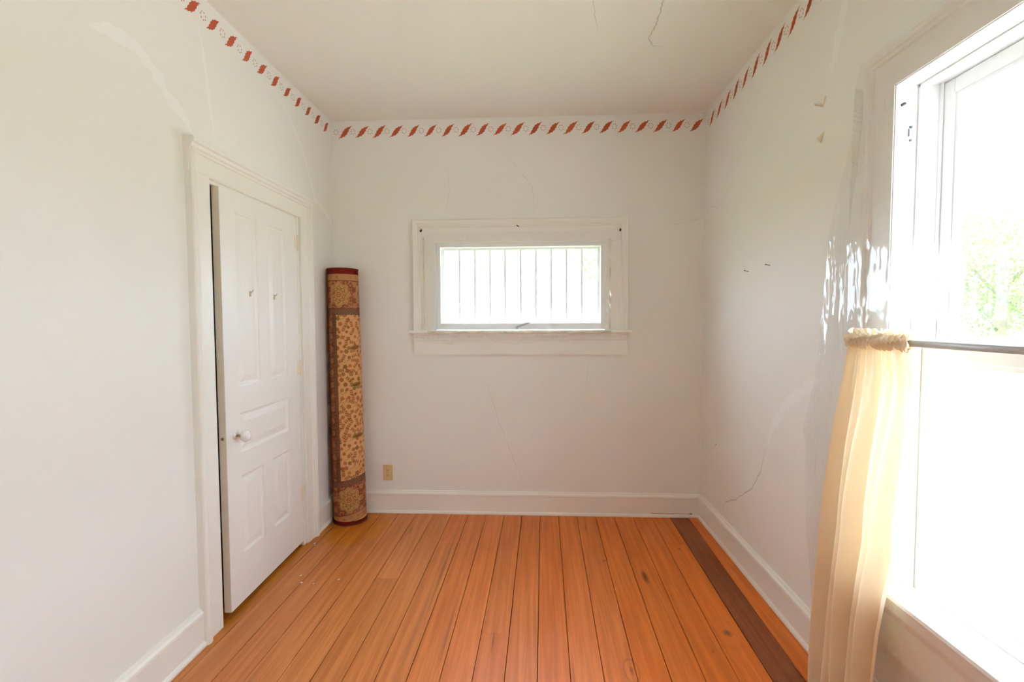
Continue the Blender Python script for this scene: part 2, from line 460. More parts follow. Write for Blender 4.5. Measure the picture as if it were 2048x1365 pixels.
for k in range(27):
    y = -0.088 - 0.1312 * k; z = 2.797 - 0.007 * (k / 10)
    o = put(me, (0, y, z), wall_left, 'stencil_leaf'); o.scale = (1, random.uniform(.92, 1.05), random.uniform(.92, 1.04))
    put(md, (0, y - 0.0655, z), wall_left, 'stencil_dots')
me, md = stencil_meshes(lambda x, y: (-E_, -x, y), 'r')
for k in range(27):
    y = -0.123 - 0.1266 * k; z = 2.782 + 0.012 * min(1, k / 6)
    o = put(me, (W, y, z), wall_right, 'stencil_leaf'); o.scale = (1, random.uniform(.92, 1.05), random.uniform(.92, 1.04))
    put(md, (W, y + 0.065, z), wall_right, 'stencil_dots')

# ------------------------------------------------------------------ cracks and plaster patches (thin ribbons on the walls)
def ribbon(name, pts, width, mapf, mat, parent, jit=0.004, sub=6, taper=True):
    P = []
    for (a, b), (c, d) in zip(pts, pts[1:]):
        for s in range(sub):
            t = s / sub
            P.append((a + (c - a) * t + random.uniform(-jit, jit), b + (d - b) * t + random.uniform(-jit, jit)))
    P.append(pts[-1])
    bm = NB(); prev = None; n = len(P)
    for i, (x, y) in enumerate(P):
        x2, y2 = P[min(i + 1, n - 1)]; x1, y1 = P[max(i - 1, 0)]
        dx, dy = x2 - x1, y2 - y1; l = math.hypot(dx, dy) or 1
        w = width * random.uniform(0.6, 1.2) * (min(1, 4 * i / n + 0.15, 4 * (n - 1 - i) / n + 0.15) if taper else 1) / 2
        a = bm.verts.new(mapf(x - dy / l * w, y + dx / l * w)); b = bm.verts.new(mapf(x + dy / l * w, y - dx / l * w))
        if prev: bm.faces.new((prev[0], a, b, prev[1]))
        prev = (a, b)
    return obj(name, bm, mat, parent)
mb = lambda x, z: (x, -0.0005, z)
ml = lambda y, z: (0.0005, y, z)
mr = lambda y, z: (W - 0.0005, y, z)
mc = lambda x, y: (x, y, H - 0.0005)
soft = flat('faint_crack', (0.735, 0.685, 0.615), 0.9)
ribbon('crack', [(1.263, 2.626), (1.3875, 2.465), (1.4587, 2.3755), (1.469, 2.156)], 0.0022, mb, soft, wall_back)
ribbon('crack', [(0.848, 2.528), (0.865, 2.368), (0.827, 2.19)], 0.0018, mb, soft, wall_back)
ribbon('crack', [(1.073, 1.067), (1.163, 0.846), (1.217, 0.662), (1.29, 0.478), (1.362, 0.293), (1.399, 0.181)], 0.0024, mb, soft, wall_back)
ribbon('crack', [(1.87, 1.169), (1.835, 0.886)], 0.0018, mb, soft, wall_back)
ribbon('crack', [(2.412, 2.097), (2.52, 2.105), (2.637, 2.136), (2.667, 2.15)], 0.0024, mb, soft, wall_back)
ribbon('crack', [(-0.003, 2.155), (-0.12, 2.19), (-0.25, 2.16), (-0.402, 2.20)], 0.0028, mr, soft, wall_right)
ribbon('crack', [(-0.40, 0.21), (-0.438, 0.277), (-0.62, 0.37), (-0.808, 0.50), (-0.90, 0.62), (-0.967, 0.796)], 0.006, mr, flat('wall_crack', (0.68, 0.62, 0.54), 0.9), wall_right)
ribbon('plaster_patch', [(-0.960, 0.78), (-1.03, 0.90), (-1.12, 1.00), (-1.22, 1.08), (-1.333, 1.14), (-1.42, 1.19)], 0.055, mr, 'patch', wall_right, 0.008)
ribbon('plaster_patch', [(-1.42, 2.40), (-1.47, 2.52), (-1.52, 2.68)], 0.05, mr, 'patch', wall_right, 0.006)
ribbon('plaster_patch', [(-0.747, 2.742), (-0.60, 2.66), (-0.439, 2.516), (-0.35, 2.36), (-0.28, 2.24), (-0.13, 2.20), (-0.035, 2.135), (-0.012, 2.05)], 0.030, ml, 'patch', wall_left, 0.004)
ribbon('plaster_patch', [(-1.90, 2.41), (-1.825, 2.44), (-1.711, 2.452), (-1.62, 2.40), (-1.548, 2.327), (-1.48, 2.30), (-1.43, 2.24)], 0.055, ml, 'patch', wall_left, 0.003)
ribbon('plaster_patch', [(-1.37, 2.74), (-1.33, 2.58), (-1.31, 2.42), (-1.278, 2.26)], 0.022, ml, 'patch', wall_left, 0.004)
cc = flat('ceiling_crack', (0.66, 0.60, 0.52), 0.9)
ribbon('crack', [(2.07, -1.35), (2.054, -1.20), (2.065, -1.133), (2.070, -1.02), (2.061, -0.904), (2.102, -0.839), (2.16, -0.83)], 0.006, mc, cc, ceiling)
ribbon('crack', [(1.72, -1.35), (1.738, -1.221), (1.753, -1.151), (1.774, -1.056), (1.80, -0.96)], 0.004, mc, flat('ceiling_crack_faint', (0.74, 0.69, 0.62), 0.9), ceiling)

# ------------------------------------------------------------------ door casing (trim_1) and door (door_1)
trim = empty('trim_1', (0, DY1, 0), 'white moulded casing framing the panelled door', 'trim', STR)
CW = 0.132
CAS = [(0, 0), (0, 0.016), (0.006, 0.020), (0.082, 0.020), (0.086, 0.026), (0.096, 0.029), (0.100, 0.036), (0.116, 0.040), (0.128, 0.036), (0.132, 0.030), (0.132, 0)]  # (across, proud)
bm = NB(); prism(bm, CAS, 0.0, 2.215, lambda t, p, q: (q, DY0 - p, t)); child('casing_leg', bm, 'trim', trim)
bm = NB(); prism(bm, CAS, 0.0, 2.215, lambda t, p, q: (q, DY1 + 0.005 + p, t)); child('casing_leg', bm, 'trim', trim)
HEAD = [(0, 0.0), (0, 0.018), (0.006, 0.022), (0.080, 0.022), (0.084, 0.028), (0.094, 0.030), (0.098, 0.038), (0.112, 0.042), (0.118, 0.050), (0.132, 0.052), (0.140, 0.046), (0.140, 0)]
bm = NB(); prism(bm, HEAD, DY0 - CW - 0.006, DY1 + CW + 0.010, lambda t, p, q: (q, t, DZ + p)); child('head_casing', bm, 'trim', trim)
bm = NB(); box(bm, -T, 0.0, DY0, DY0 + 0.006, 0, DZ); child('jamb', bm, 'trim', trim)
bm = NB(); box(bm, -T, 0.004, DY1 - 0.020, DY1, 0, DZ); child('jamb', bm, 'trim', trim)
bm = NB(); box(bm, -T, 0.0, DY0, DY1, DZ - 0.016, DZ); child('head_jamb', bm, 'trim', trim)
bm = NB(); box(bm, -0.06, -0.046, DY0 + 0.006, DY0 + 0.02, 0, DZ - 0.016); child('door_stop', bm, 'trim', trim)

door = empty('door_1', (0.003, -0.550, 0.0), 'white five panel wooden door standing slightly ajar', 'door', STR)
door.rotation_euler = (0, 0, math.radians(1.3))
DW, DT, D0, D1 = 0.744, 0.035, 0.030, 2.0525
# local: -y away from hinge (towards the free edge), +x into the room; face at x = 0, back at x = -DT
def dbox(name, s0, s1, z0, z1, x0=-DT, x1=0.0, mat='door', ch=0.0, parent=door):
    bm = NB(); box(bm, x0, x1, -s1, -s0, z0, z1, ch); o = obj(name, bm, mat); o.parent = parent; return o
st = 0.112
dbox('stile', 0, 0.150, D0, D1); dbox('stile', DW - st, DW, D0, D1)
Z = [(D0, 0.265), (0.660, 0.775), (0.975, 1.105), (1.965, D1)]
for a, b in Z: dbox('rail', 0.150, DW - st, a, b)
dbox('mullion', 0.335, 0.440, 0.265, 0.660); dbox('mullion', 0.335, 0.440, 1.105, 1.965)
def panel(s0, s1, z0, z1):
    bm = NB()
    # sloped moulding, flat recess, raised field
    rings = []
    def ring(d, x): return [bm.verts.new((x, -a, b)) for a, b in ((s0 + d, z0 + d), (s1 - d, z0 + d), (s1 - d, z1 - d), (s0 + d, z1 - d))]
    for d, x in ((0, -0.002), (0.006, -0.004), (0.012, -0.010), (0.020, -0.0105), (0.048, -0.0035), (0.050, -0.003)): rings.append(ring(d, x))
    for A, B in zip(rings, rings[1:]):
        for i in range(4): bm.faces.new((A[i], A[(i + 1) % 4], B[(i + 1) % 4], B[i]))
    bm.faces.new(rings[-1])
    back = ring(0, -0.028)
    for i in range(4): bm.faces.new((back[i], back[(i + 1) % 4], rings[0][(i + 1) % 4], rings[0][i]))
    bm.faces.new(back)
    o = obj('panel', bm, 'door'); o.parent = door
panel(0.150, 0.335, 0.265, 0.660); panel(0.440, DW - st, 0.265, 0.660)
panel(0.150, DW - st, 0.775, 0.975)
panel(0.150, 0.335, 1.105, 1.965); panel(0.440, DW - st, 1.105, 1.965)
dbox('edge_strip', DW - 0.001, DW + 0.0008, D0, D1, -DT + 0.0005, -0.0015, 'edge')
dbox('latch_bolt', DW, DW + 0.003, 0.865, 0.878, -0.024, -0.012, 'brass')
bm = NB()
lathe(bm, [(0, 0.0), (0.016, 0.0), (0.016, 0.003), (0.010, 0.005), (0.0065, 0.012), (0.0065, 0.034), (0.012, 0.036), (0.022, 0.042), (0.0285, 0.052), (0.0285, 0.060), (0.023, 0.069), (0.012, 0.074), (0, 0.075)], (0, -0.682, 0.872), (1, 0, 0), 28)
kn = obj('knob', bm, 'porcelain', door, True)
bm = NB(); cyl(bm, (0.004, -0.682, 0.872), (0.036, -0.682, 0.872), 0.0072, n=14); obj('knob_shank', bm, 'brass', kn)
for zc in (1.912, 1.136, 0.338):
    bm = NB(); box(bm, -0.002, 0.0015, -0.028, 0.016, zc - 0.040, zc + 0.040, 0.001)
    hg = obj('hinge', bm, 'edge', door)
    bm = NB()
    for i in range(3): cyl(bm, (0.004, 0.004, zc - 0.040 + i * 0.0272), (0.004, 0.004, zc - 0.0140 + i * 0.0272), 0.0058, n=12)
    lathe(bm, [(0, 0), (0.006, 0.001), (0.004, 0.006), (0, 0.009)], (0.004, 0.004, zc + 0.040), (0, 0, 1), 10)
    lathe(bm, [(0, 0), (0.006, 0.001), (0.004, 0.006), (0, 0.009)], (0.004, 0.004, zc - 0.040), (0, 0, -1), 10)
    obj('hinge_pin', bm, 'edge', hg)
for y, z in ((-0.513, 1.577), (-0.278, 1.571)):
    bm = NB(); cyl(bm, (-0.002, y, z), (0.010, y, z), 0.0028, n=8); cyl(bm, (0.010, y, z), (0.016, y, z + 0.012), 0.0024, n=8); box(bm, -0.004, 0.002, y - 0.006, y + 0.006, z - 0.022, z + 0.006, 0.001)
    obj('coat_hook', bm, flat('painted_hook', (0.66, 0.58, 0.42), 0.5), door)

# ------------------------------------------------------------------ back window (window_1)
w1 = empty('window_1', (1.362, 0, BZ0), 'wide low window with thin upright bars and moulded cream casing', 'window', STR)
MOLD = [(0, 0), (0, 0.020), (0.112, 0.020), (0.115, 0.026), (0.124, 0.028), (0.127, 0.033), (0.136, 0.036), (0.140, 0.040), (0.158, 0.042), (0.165, 0.036), (0.165, 0)]
cx0, cx1, cz1 = 0.757, 1.972, 1.985
bm = NB(); prism(bm, MOLD, 1.352, lambda p, q: cz1 + p, lambda t, p, q: (cx0 - p, -q, t)); child('casing_leg', bm, 'trim', w1)
bm = NB(); prism(bm, MOLD, 1.352, lambda p, q: cz1 + p, lambda t, p, q: (cx1 + p, -q, t)); child('casing_leg', bm, 'trim', w1)
bm = NB(); prism(bm, MOLD, lambda p, q: cx0 - p, lambda p, q: cx1 + p, lambda t, p, q: (t, -q, cz1 + p)); child('head_casing', bm, 'trim', w1)
bm = NB(); box(bm, 0.640, 2.072, -0.0265, -0.018, 1.988, 2.088, 0.0012); child('head_board', bm, 'trim', w1)
bm = NB(); prism(bm, [(0.0, 0.0), (0.052, 0.0), (0.058, 0.005), (0.060, 0.012), (0.058, 0.019), (0.052, 0.024), (0, 0.024)], 0.566, 2.158, lambda t, p, q: (t, -p, 1.330 + q)); child('stool', bm, 'trim', w1)
bm = NB(); prism(bm, [(0, 0), (0, 0.020), (0.105, 0.020), (0.108, 0.024), (0.124, 0.026), (0.127, 0.033), (0.140, 0.036), (0.143, 0.043), (0.154, 0.045), (0.154, 0)], 0.593, 2.134, lambda t, p, q: (t, -q, 1.176 + p)); child('apron', bm, 'trim', w1)
# jamb liner
bm = NB()
box(bm, BX0, 0.757, -0.001, T, BZ0, BZ1); box(bm, 1.978, BX1, -0.001, T, BZ0, BZ1); box(bm, BX0, BX1, -0.001, T, 1.987, BZ1); box(bm, BX0, BX1, -0.001, T, BZ0, 1.356)
child('jamb', bm, 'sash', w1)
def frame4(root, name, x0, x1, z0, z1, ws, y0, y1, mat, names=('stile', 'rail'), parent=None):
    wl, wr, wb, wt = ws
    f = None
    for nm, b in ((names[0], (x0, x0 + wl, z0, z1)), (names[0], (x1 - wr, x1, z0, z1)), (names[1], (x0 + wl, x1 - wr, z0, z0 + wb)), (names[1], (x0 + wl, x1 - wr, z1 - wt, z1))):
        bm = NB(); box(bm, b[0], b[1], y0, y1, b[2], b[3], 0.002)
        child(nm, bm, mat, root)
frame4(w1, 'sash', 0.760, 1.974, 1.359, 1.983, (0.030, 0.030, 0.046, 0.028), -0.004, 0.032, 'sash')
frame4(w1, 'storm', 0.764, 1.970, 1.372, 1.978, (0.042, 0.042, 0.040, 0.036), 0.060, 0.090, 'sash', ('storm_stile', 'storm_rail'))
for x in (0.917, 1.032, 1.145, 1.256, 1.370, 1.482, 1.594, 1.705, 1.817):
    bm = NB()
    prism(bm, [(-0.0095, 0), (0.0095, 0), (0.0095, 0.010), (0.004, 0.016), (-0.004, 0.016), (-0.0095, 0.010)], 1.408, 1.946, lambda t, p, q: (x + p, 0.082 - q, t))
    # flared feet at the bottom rail
    prism(bm, [(-0.018, 0), (0.018, 0), (0.0095, 0.014), (-0.0095, 0.014)], 0.068, 0.082, lambda t, p, q: (x + p, t, 1.411 + q))
    child('glazing_bar', bm, 'sash', w1)
bm = NB(); box(bm, 0.788, 1.946, 0.014, 0.018, 1.403, 1.957); child('pane', bm, 'glass', w1)
for a, b in zip([0.806, .917, 1.032, 1.145, 1.256, 1.370, 1.482, 1.594, 1.705, 1.817], [.917, 1.032, 1.145, 1.256, 1.370, 1.482, 1.594, 1.705, 1.817, 1.928]):
    bm = NB(); box(bm, a + 0.0005, b - 0.0005, 0.0825, 0.0855, 1.409, 1.945); child('pane', bm, 'glass', w1)
bm = NB()
cyl(bm, (1.345, -0.006, 1.372), (1.345, -0.018, 1.372), 0.008, n=14)
prism(bm, [(-0.045, -0.012), (-0.035, -0.018), (0.060, 0.018), (0.066, 0.024), (0.060, 0.030), (-0.030, 0.000)], 0.014, 0.020, lambda t, p, q: (1.375 + p, -t, 1.385 + q))
child('latch_handle', bm, 'latch', w1)
for x, z in ((0.657, 2.0727), (2.0741, 2.0608)):
    bm = NB(); cyl(bm, (x, -0.026, z), (x, -0.032, z), 0.005, n=10)
    for i in range(5):
        a0, a1 = PI * 1.5 * i / 5, PI * 1.5 * (i + 1) / 5
        cyl(bm, (x + 0.006 * math.sin(a0), -0.033 - 0.002 * i, z + 0.010 * math.cos(a0)), (x + 0.006 * math.sin(a1), -0.035 - 0.002 * i, z + 0.010 * math.cos(a1)), 0.0028, n=8)
    child('curtain_hook', bm, 'iron', w1)
bm = NB(); cyl(bm, (1.350, -0.027, 2.099), (1.350, -0.040, 2.099), 0.003, n=8); cyl(bm, (1.346, -0.036, 2.101), (1.361, -0.040, 2.091), 0.0035, n=10)
obj('tack', bm, 'green', tag=('tiny green tack in the head casing of the barred window', 'tack'))

# film over the back window
f1 = empty('plastic_film', (1.36, -0.045, 1.27), 'clear crinkled plastic film taped over the barred window', 'plastic film')
def film1(u, v):
    x = 0.655 + u * (2.015 - 0.655); z = 2.055 - v * (2.055 - 1.265)
    y = -0.048
    if z < 1.37: y = -0.066
    elif z < 1.42: y = -0.048 - 0.018 * (1.42 - z) / 0.05
    edge = max(0, (z - 1.90) / 0.15) + max(0, (1.45 - z) / 0.18)
    w = min(1.8, 0.25 + 1.8 * edge)
    y += w * (0.0022 * math.sin(x * 61 + 9 * math.sin(z * 7)) + 0.0018 * math.sin(x * 137 + z * 80 + 2 * math.sin(x * 9)) + 0.0015 * math.sin(x * 31 - z * 140))
    z += 0.012 * math.sin(x * 13) * (1 if v > 0.9 else 0) * (v - 0.9) * 10
    return (x, y, z)
bm = NB(); grid(bm, 220, 130, film1); child('film_sheet', bm, 'film_small', f1, True)
for a in ((0.672, 0.682, 1.357, 2.02), (2.000, 2.011, 1.357, 2.00)):
    bm = NB(); box(bm, a[0], a[1], -0.0445, -0.0425, a[2], a[3]); child('tape', bm, 'tape', f1)
bm = NB(); box(bm, 0.70, 2.012, -0.0625, -0.0605, 1.334, 1.352); child('tape', bm, 'tape', f1)

# ------------------------------------------------------------------ right sash window (window_2)
w2 = empty('window_2', (W, -2.255, RZ0), 'tall white double hung sash window in moulded casing', 'window', STR)
RM = [(0, 0), (0, 0.022), (0.090, 0.022), (0.094, 0.029), (0.104, 0.031), (0.108, 0.038), (0.120, 0.040), (0.126, 0.036), (0.126, 0)]
iy1, iy0, iz1 = -1.806, -2.724, 2.188
bm = NB(); prism(bm, RM, 0.548, lambda p, q: iz1 + p, lambda t, p, q: (W - q, iy1 + p, t)); child('casing_leg', bm, 'trim', w2)
bm = NB(); prism(bm, RM, 0.548, lambda p, q: iz1 + p, lambda t, p, q: (W - q, iy0 - p, t)); child('casing_leg', bm, 'trim', w2)
bm = NB(); prism(bm, RM, lambda p, q: iy0 - p, lambda p, q: iy1 + p, lambda t, p, q: (W - q, t, iz1 + p)); child('head_casing', bm, 'trim', w2)
bm = NB()
box(bm, W - 0.018, W + TR, iy1 - 0.004, RY1, RZ0, RZ1); box(bm, W - 0.018, W + TR, RY0, iy0 + 0.004, RZ0, RZ1); box(bm, W - 0.018, W + TR, RY0, RY1, iz1 - 0.004, RZ1)
child('jamb', bm, 'sash', w2)
for y in (iy1 - 0.004, iy0 + 0.004):       # inner stops and parting beads
    s = -1 if y == iy1 - 0.004 else 1
    bm = NB(); box(bm, W + 0.050, W + 0.080, min(y, y + s * 0.012), max(y, y + s * 0.012), 0.51, iz1 - 0.004, 0.003); child('stop', bm, 'sash', w2)
    bm = NB(); box(bm, W + 0.117, W + 0.122, min(y, y + s * 0.012), max(y, y + s * 0.012), 0.51, iz1 - 0.004, 0.001); child('parting_bead', bm, 'sash', w2)
bm = NB(); box(bm, W + 0.050, W + 0.080, iy0 + 0.004, iy1 - 0.004, iz1 - 0.016, iz1 - 0.004, 0.003); child('stop', bm, 'sash', w2)
bm = NB(); prism(bm, [(-0.018, 0), (0.052, 0), (0.060, 0.006), (0.063, 0.015), (0.060, 0.024), (0.052, 0.030), (-0.012, 0.030), (-0.018, 0.024)], -2.90, -1.612, lambda t, p, q: (W - p, t, 0.518 + q)); child('stool', bm, 'trim', w2)
bm = NB(); box(bm, W + 0.010, W + TR + 0.04, iy0 + 0.002, iy1 - 0.002, RZ0 - 0.01, 0.510, 0.002); child('sill', bm, 'sash', w2)
bm = NB(); box(bm, W + 0.040, W + 0.083, iy0 + 0.004, iy1 - 0.004, 0.508, 0.526, 0.004); child('stop', bm, 'sash', w2)
bm = NB(); prism(bm, [(0, 0), (0, 0.022), (0.120, 0.022), (0.123, 0.028), (0.150, 0.034), (0.156, 0.044), (0.190, 0.048), (0.190, 0)], -2.84, -1.672, lambda t, p, q: (W - q, t, 0.328 + p)); child('apron', bm, 'trim', w2)
def sash(z0, z1, x0, x1, wst, wb, wt, nm):
    ya, yb = iy0 + 0.006, iy1 - 0.006
    for n_, b in (('stile', (ya, ya + wst, z0, z1)), ('stile', (yb - wst, yb, z0, z1)), ('rail', (ya + wst, yb - wst, z0, z0 + wb)), ('rail', (ya + wst, yb - wst, z1 - wt, z1))):
        bm = NB(); box(bm, x0, x1, b[0], b[1], b[2], b[3], 0.003); child(n_, bm, 'sash', w2)
    bm = NB()        # glazing bead around the glass
    g = 0.012
    box(bm, x0 + 0.006, x1 - 0.004, ya + wst, ya + wst + g, z0 + wb, z1 - wt); box(bm, x0 + 0.006, x1 - 0.004, yb - wst - g, yb - wst, z0 + wb, z1 - wt)
    box(bm, x0 + 0.006, x1 - 0.004, ya + wst + g, yb - wst - g, z0 + wb, z0 + wb + g); box(bm, x0 + 0.006, x1 - 0.004, ya + wst + g, yb - wst - g, z1 - wt - g, z1 - wt)
    child('glazing_bead', bm, 'sash', w2)
    bm = NB(); box(bm, (x0 + x1) / 2 - 0.0015, (x0 + x1) / 2 + 0.0015, ya + wst, yb - wst, z0 + wb, z1 - wt); child('pane', bm, 'glass', w2)
sash(0.511, 1.345, W + 0.084, W + 0.116, 0.050, 0.060, 0.050, 'lower')
sash(1.318, 2.182, W + 0.123, W + 0.155, 0.046, 0.046, 0.046, 'upper')
bm = NB(); cyl(bm, (W + 0.100, -2.255, 1.345), (W + 0.100, -2.255, 1.360), 0.014, n=14); box(bm, W + 0.086, W + 0.116, -2.285, -2.225, 1.345, 1.350, 0.001); box(bm, W + 0.095, W + 0.105, -2.30, -2.245, 1.358, 1.364, 0.001)
child('sash_lock', bm, 'latch', w2)
bm = NB()       # screw holes and marks on the jamb
for z, r in ((2.050, 0.0048), (2.008, 0.0042)): cyl(bm, (W + 0.030, iy1 - 0.0038, z), (W + 0.030, iy1 - 0.0062, z), r, n=10)
box(bm, W + 0.022, W + 0.026, iy1 - 0.006, iy1 - 0.004, 2.020, 2.045)
child('screw_hole', bm, 'iron', w2)
bm = NB(); cyl(bm, (W - 0.002, iy1 - 0.0038, 2.120), (W + 0.010, iy1 - 0.0065, 2.126), 0.004, n=8); child('nail_mark', bm, 'iron', w2)
# storm frame outside
for nm, a in (('storm_stile', (iy0, iy0 + 0.026, 0.51, 2.19)), ('storm_stile', (iy1 - 0.026, iy1, 0.51, 2.19)), ('storm_rail', (iy0 + 0.026, iy1 - 0.026, 0.51, 0.535)), ('storm_rail', (iy0 + 0.026, iy1 - 0.026, 2.155, 2.19)), ('storm_rail', (iy0 + 0.026, iy1 - 0.026, 1.325, 1.355))):
    bm = NB(); box(bm, W + 0.166, W + 0.186, a[0], a[1], a[2], a[3], 0.001); child(nm, bm, 'sash', w2)

# plastic film over the right window, loose at its wall side
f2 = empty('plastic_film', (W - 0.05, -1.9, 0.22), 'loose crinkled plastic sheet hanging over the tall sash window and its casing', 'plastic film')
LZ = [2.325, 2.01, 1.745, 1.19, 0.96, 0.425, 0.20]; LY = [-1.675, -1.575, -1.475, -1.41, -1.33, -1.38, -1.42]
def sm(a, b, x):
    t = min(1, max(0, (x - a) / (b - a))); return t * t * (3 - 2 * t)
def film2(u, v):
    z = 2.318 - v * (2.318 - 0.20)
    yl = float(np.interp(-z, [-q for q in LZ], LY))
    y = yl + (-2.83 - yl) * (u ** 1.7)
    d = 0.010 + 0.038 * sm(0.0, 0.22, yl - y)
    if y < -1.65: d = max(d, 0.046)
    over = sm(-1.52, -1.64, y)
    st_ = over * (sm(0.64, 0.56, z) - 0.0)
    d += 0.024 * st_
    loose = sm(-1.80, -1.62, y) * sm(2.28, 1.9, z)
    nv = mnoise.noise
    wr = 0.0085 * nv(Vector((y * 13 + 0.8 * z, z * 3.1, 1.7))) + 0.0042 * nv(Vector((y * 34 - 2 * z, z * 9.0, 5.1))) + 0.0016 * nv(Vector((y * 80, z * 34, 9.3)))
    wr += 0.0030 * (0.5 - abs(nv(Vector((y * 22 + 1.5 * z, z * 2.2, 3.3)))))
    d += max(-0.007, wr * (0.45 + 0.75 * loose) * (0.40 if y < -1.86 and z > 0.6 else 1)) + (0.012 * loose)
    if z > 2.19: d += 0.0022 * nv(Vector((y * 2.5, (z + 0.12 * y) * 95, 2.2))) * sm(2.318, 2.29, z)
    if y < -1.65 and z > 0.6: d = min(max(d, 0.0425), 0.056)
    return (W - d, y, z)
bm = NB(); grid(bm, 260, 260, film2); child('film_sheet', bm, 'film', f2, True)
# ------------------------------------------------------------------ curtain rod and curtain
rod = empty('curtain_rod', (W - 0.10, -2.26, 1.356), 'thin grey metal curtain rod across the tall sash window', 'curtain rod')
bm = NB()
prism(bm, [(0.0045 * math.cos(a * PI / 8), 0.0098 * math.sin(a * PI / 8)) for a in range(16)], -2.80, -1.745, lambda t, p, q: (W - 0.105 + p, t, 1.356 + q))
child('tube', bm, 'rod', rod, True)
for y in (-1.745, -2.80):
    bm = NB(); box(bm, W - 0.108, W - 0.050, y - 0.004, y + 0.004, 1.347, 1.365, 0.001); box(bm, W - 0.056, W - 0.050, y - 0.008, y + 0.008, 1.335, 1.377, 0.001)
    child('bracket', bm, 'rod', rod)
cur = empty('curtain', (W - 0.12, -1.85, 0.0), 'cream cloth cafe curtain gathered at the end of the grey rod', 'curtain')
CL = ([1.343, 1.191, 0.992, 0.789, 0.578, 0.357, 0.041, -0.02], [-1.757, -1.721, -1.685, -1.661, -1.639, -1.614, -1.584, -1.578])
CR = ([1.342, 1.252, 1.121, 0.957, 0.806, 0.694, 0.554, 0.418, 0.26, -0.02], [-2.022, -2.048, -2.037, -2.014, -1.994, -1.992, -1.956, -1.929, -1.911, -1.885])
def ip(tab, z): return float(np.interp(-z, [-q for q in tab[0]], tab[1]))
def cpan(u, v):
    z = 1.343 - v * (1.343 - 0.02)
    yl, yr = ip(CL, z), ip(CR, z)
    # fold phase: tight gathers at the top merge into five broad folds below
    ph = 5.2 * 2 * PI * (u ** (1.0 + 0.35 * v))
    a = 0.010 + 0.018 * sm(0.0, 0.5, v)
    top = sm(0.20, 0.0, v)
    a *= 1.45 - 0.5 * u
    fold = math.sin(ph + 1.0 * math.sin(3 * v)) * a + 0.55 * a * math.sin(ph * 0.47 + 1.2 + 1.6 * v)
    fold += top * 0.008 * math.sin(u * 2 * PI * 17)
    y = yl + (yr - yl) * u + 0.010 * math.cos(ph) * sm(0, 0.3, v) * math.sin(PI * u)
    fold *= sm(0.0, 0.07, u) * sm(1.0, 0.93, u)
    x = W - 0.108 - fold * 0.8
    return (min(x, W - 0.090), y, z)
bm = NB(); grid(bm, 170, 110, cpan); child('panel', bm, 'cloth', cur, True)
def chead(u, v):
    a = 2 * PI * v
    y = -1.752 + u * (-2.024 + 1.752)
    r = 0.0165 + 0.0060 * math.sin(u * 2 * PI * 13 + 1.5 * math.sin(a)) + 0.003 * math.sin(u * 2 * PI * 29 + 2 * a)
    return (W - 0.105 + r * 1.05 * math.cos(a), y + 0.003 * math.sin(u * 90 + 3 * a), 1.355 + r * 1.15 * math.sin(a))
bm = NB(); grid(bm, 150, 20, chead); child('rod_pocket', bm, 'cloth', cur, True)
def cruf(u, v):
    y = -1.750 + u * (-2.018 + 1.750)
    s = v * (0.55 + 0.45 * math.sin(u * 61) ** 2)
    return (W - 0.106 + v * 0.016 * math.sin(u * 2 * PI * 11 + 2 * math.sin(u * 20)), y + 0.004 * v * math.sin(u * 120), 1.366 + 0.032 * s)
bm = NB(); grid(bm, 150, 8, cruf); child('ruffle', bm, 'cloth', cur, True)

# ------------------------------------------------------------------ rolled rug
RUGH = 1.79
NU, NV = 240, 600
CIRC = 2 * PI * 0.108
C_ = lambda r, g, b: np.array([((v / 255) / 12.92 if v / 255 < 0.04045 else ((v / 255 + 0.055) / 1.055) ** 2.4) for v in (r, g, b)])
field, rust, brown, olive = C_(228, 172, 116), C_(172, 92, 52), C_(132, 82, 54), C_(166, 132, 76)
bord, bord_d, bord_l, stripe = C_(158, 92, 66), C_(120, 62, 48), C_(206, 148, 104), C_(136, 96, 76)
UU, VV = np.meshgrid((np.arange(NU) / NU - 0.5) * CIRC, np.arange(NV) / (NV - 1) * RUGH, indexing='xy')   # metres around (0 = facing room), metres up
img = np.zeros((NV, NU, 3)); img[:] = field
def paint_mask(mask, col, k=1.0):
    m = np.clip(mask, 0, 1)[..., None] * k
    img[:] = img * (1 - m) + col * m
def win(u, v, r):
    du = (UU - u + CIRC / 2) % CIRC - CIRC / 2
    return du, VV - v
def flower(u, v, r, petals, c1, c2, rot=0):
    du, dv = win(u, v, r); d = np.hypot(du, dv); a = np.arctan2(dv, du) + rot
    rr = r * (0.88 + 0.13 * np.cos(petals * a)); sf = max(0.003, 0.10 * r)
    paint_mask((rr - d) / sf, c1); paint_mask((rr * 0.66 - d) / sf, c2); paint_mask((rr * 0.36 - d) / sf, c1)
def leafst(u, v, l, w, ang, c):
    du, dv = win(u, v, l); x = du * math.cos(ang) + dv * math.sin(ang); y = -du * math.sin(ang) + dv * math.cos(ang)
    paint_mask((1 - (x / l) ** 2 - (np.abs(y) / w) ** 1.3) * 1.6, c)
def line(u0, v0, u1, v1, w, c):
    du, dv = win(u0, v0, 1); L = math.hypot(u1 - u0, v1 - v0); ex, ey = (u1 - u0) / L, (v1 - v0) / L
    t = np.clip(du * ex + dv * ey, 0, L)
    paint_mask((w - np.hypot(du - t * ex, dv - t * ey)) / 0.002 + 0.5, c, 0.85)
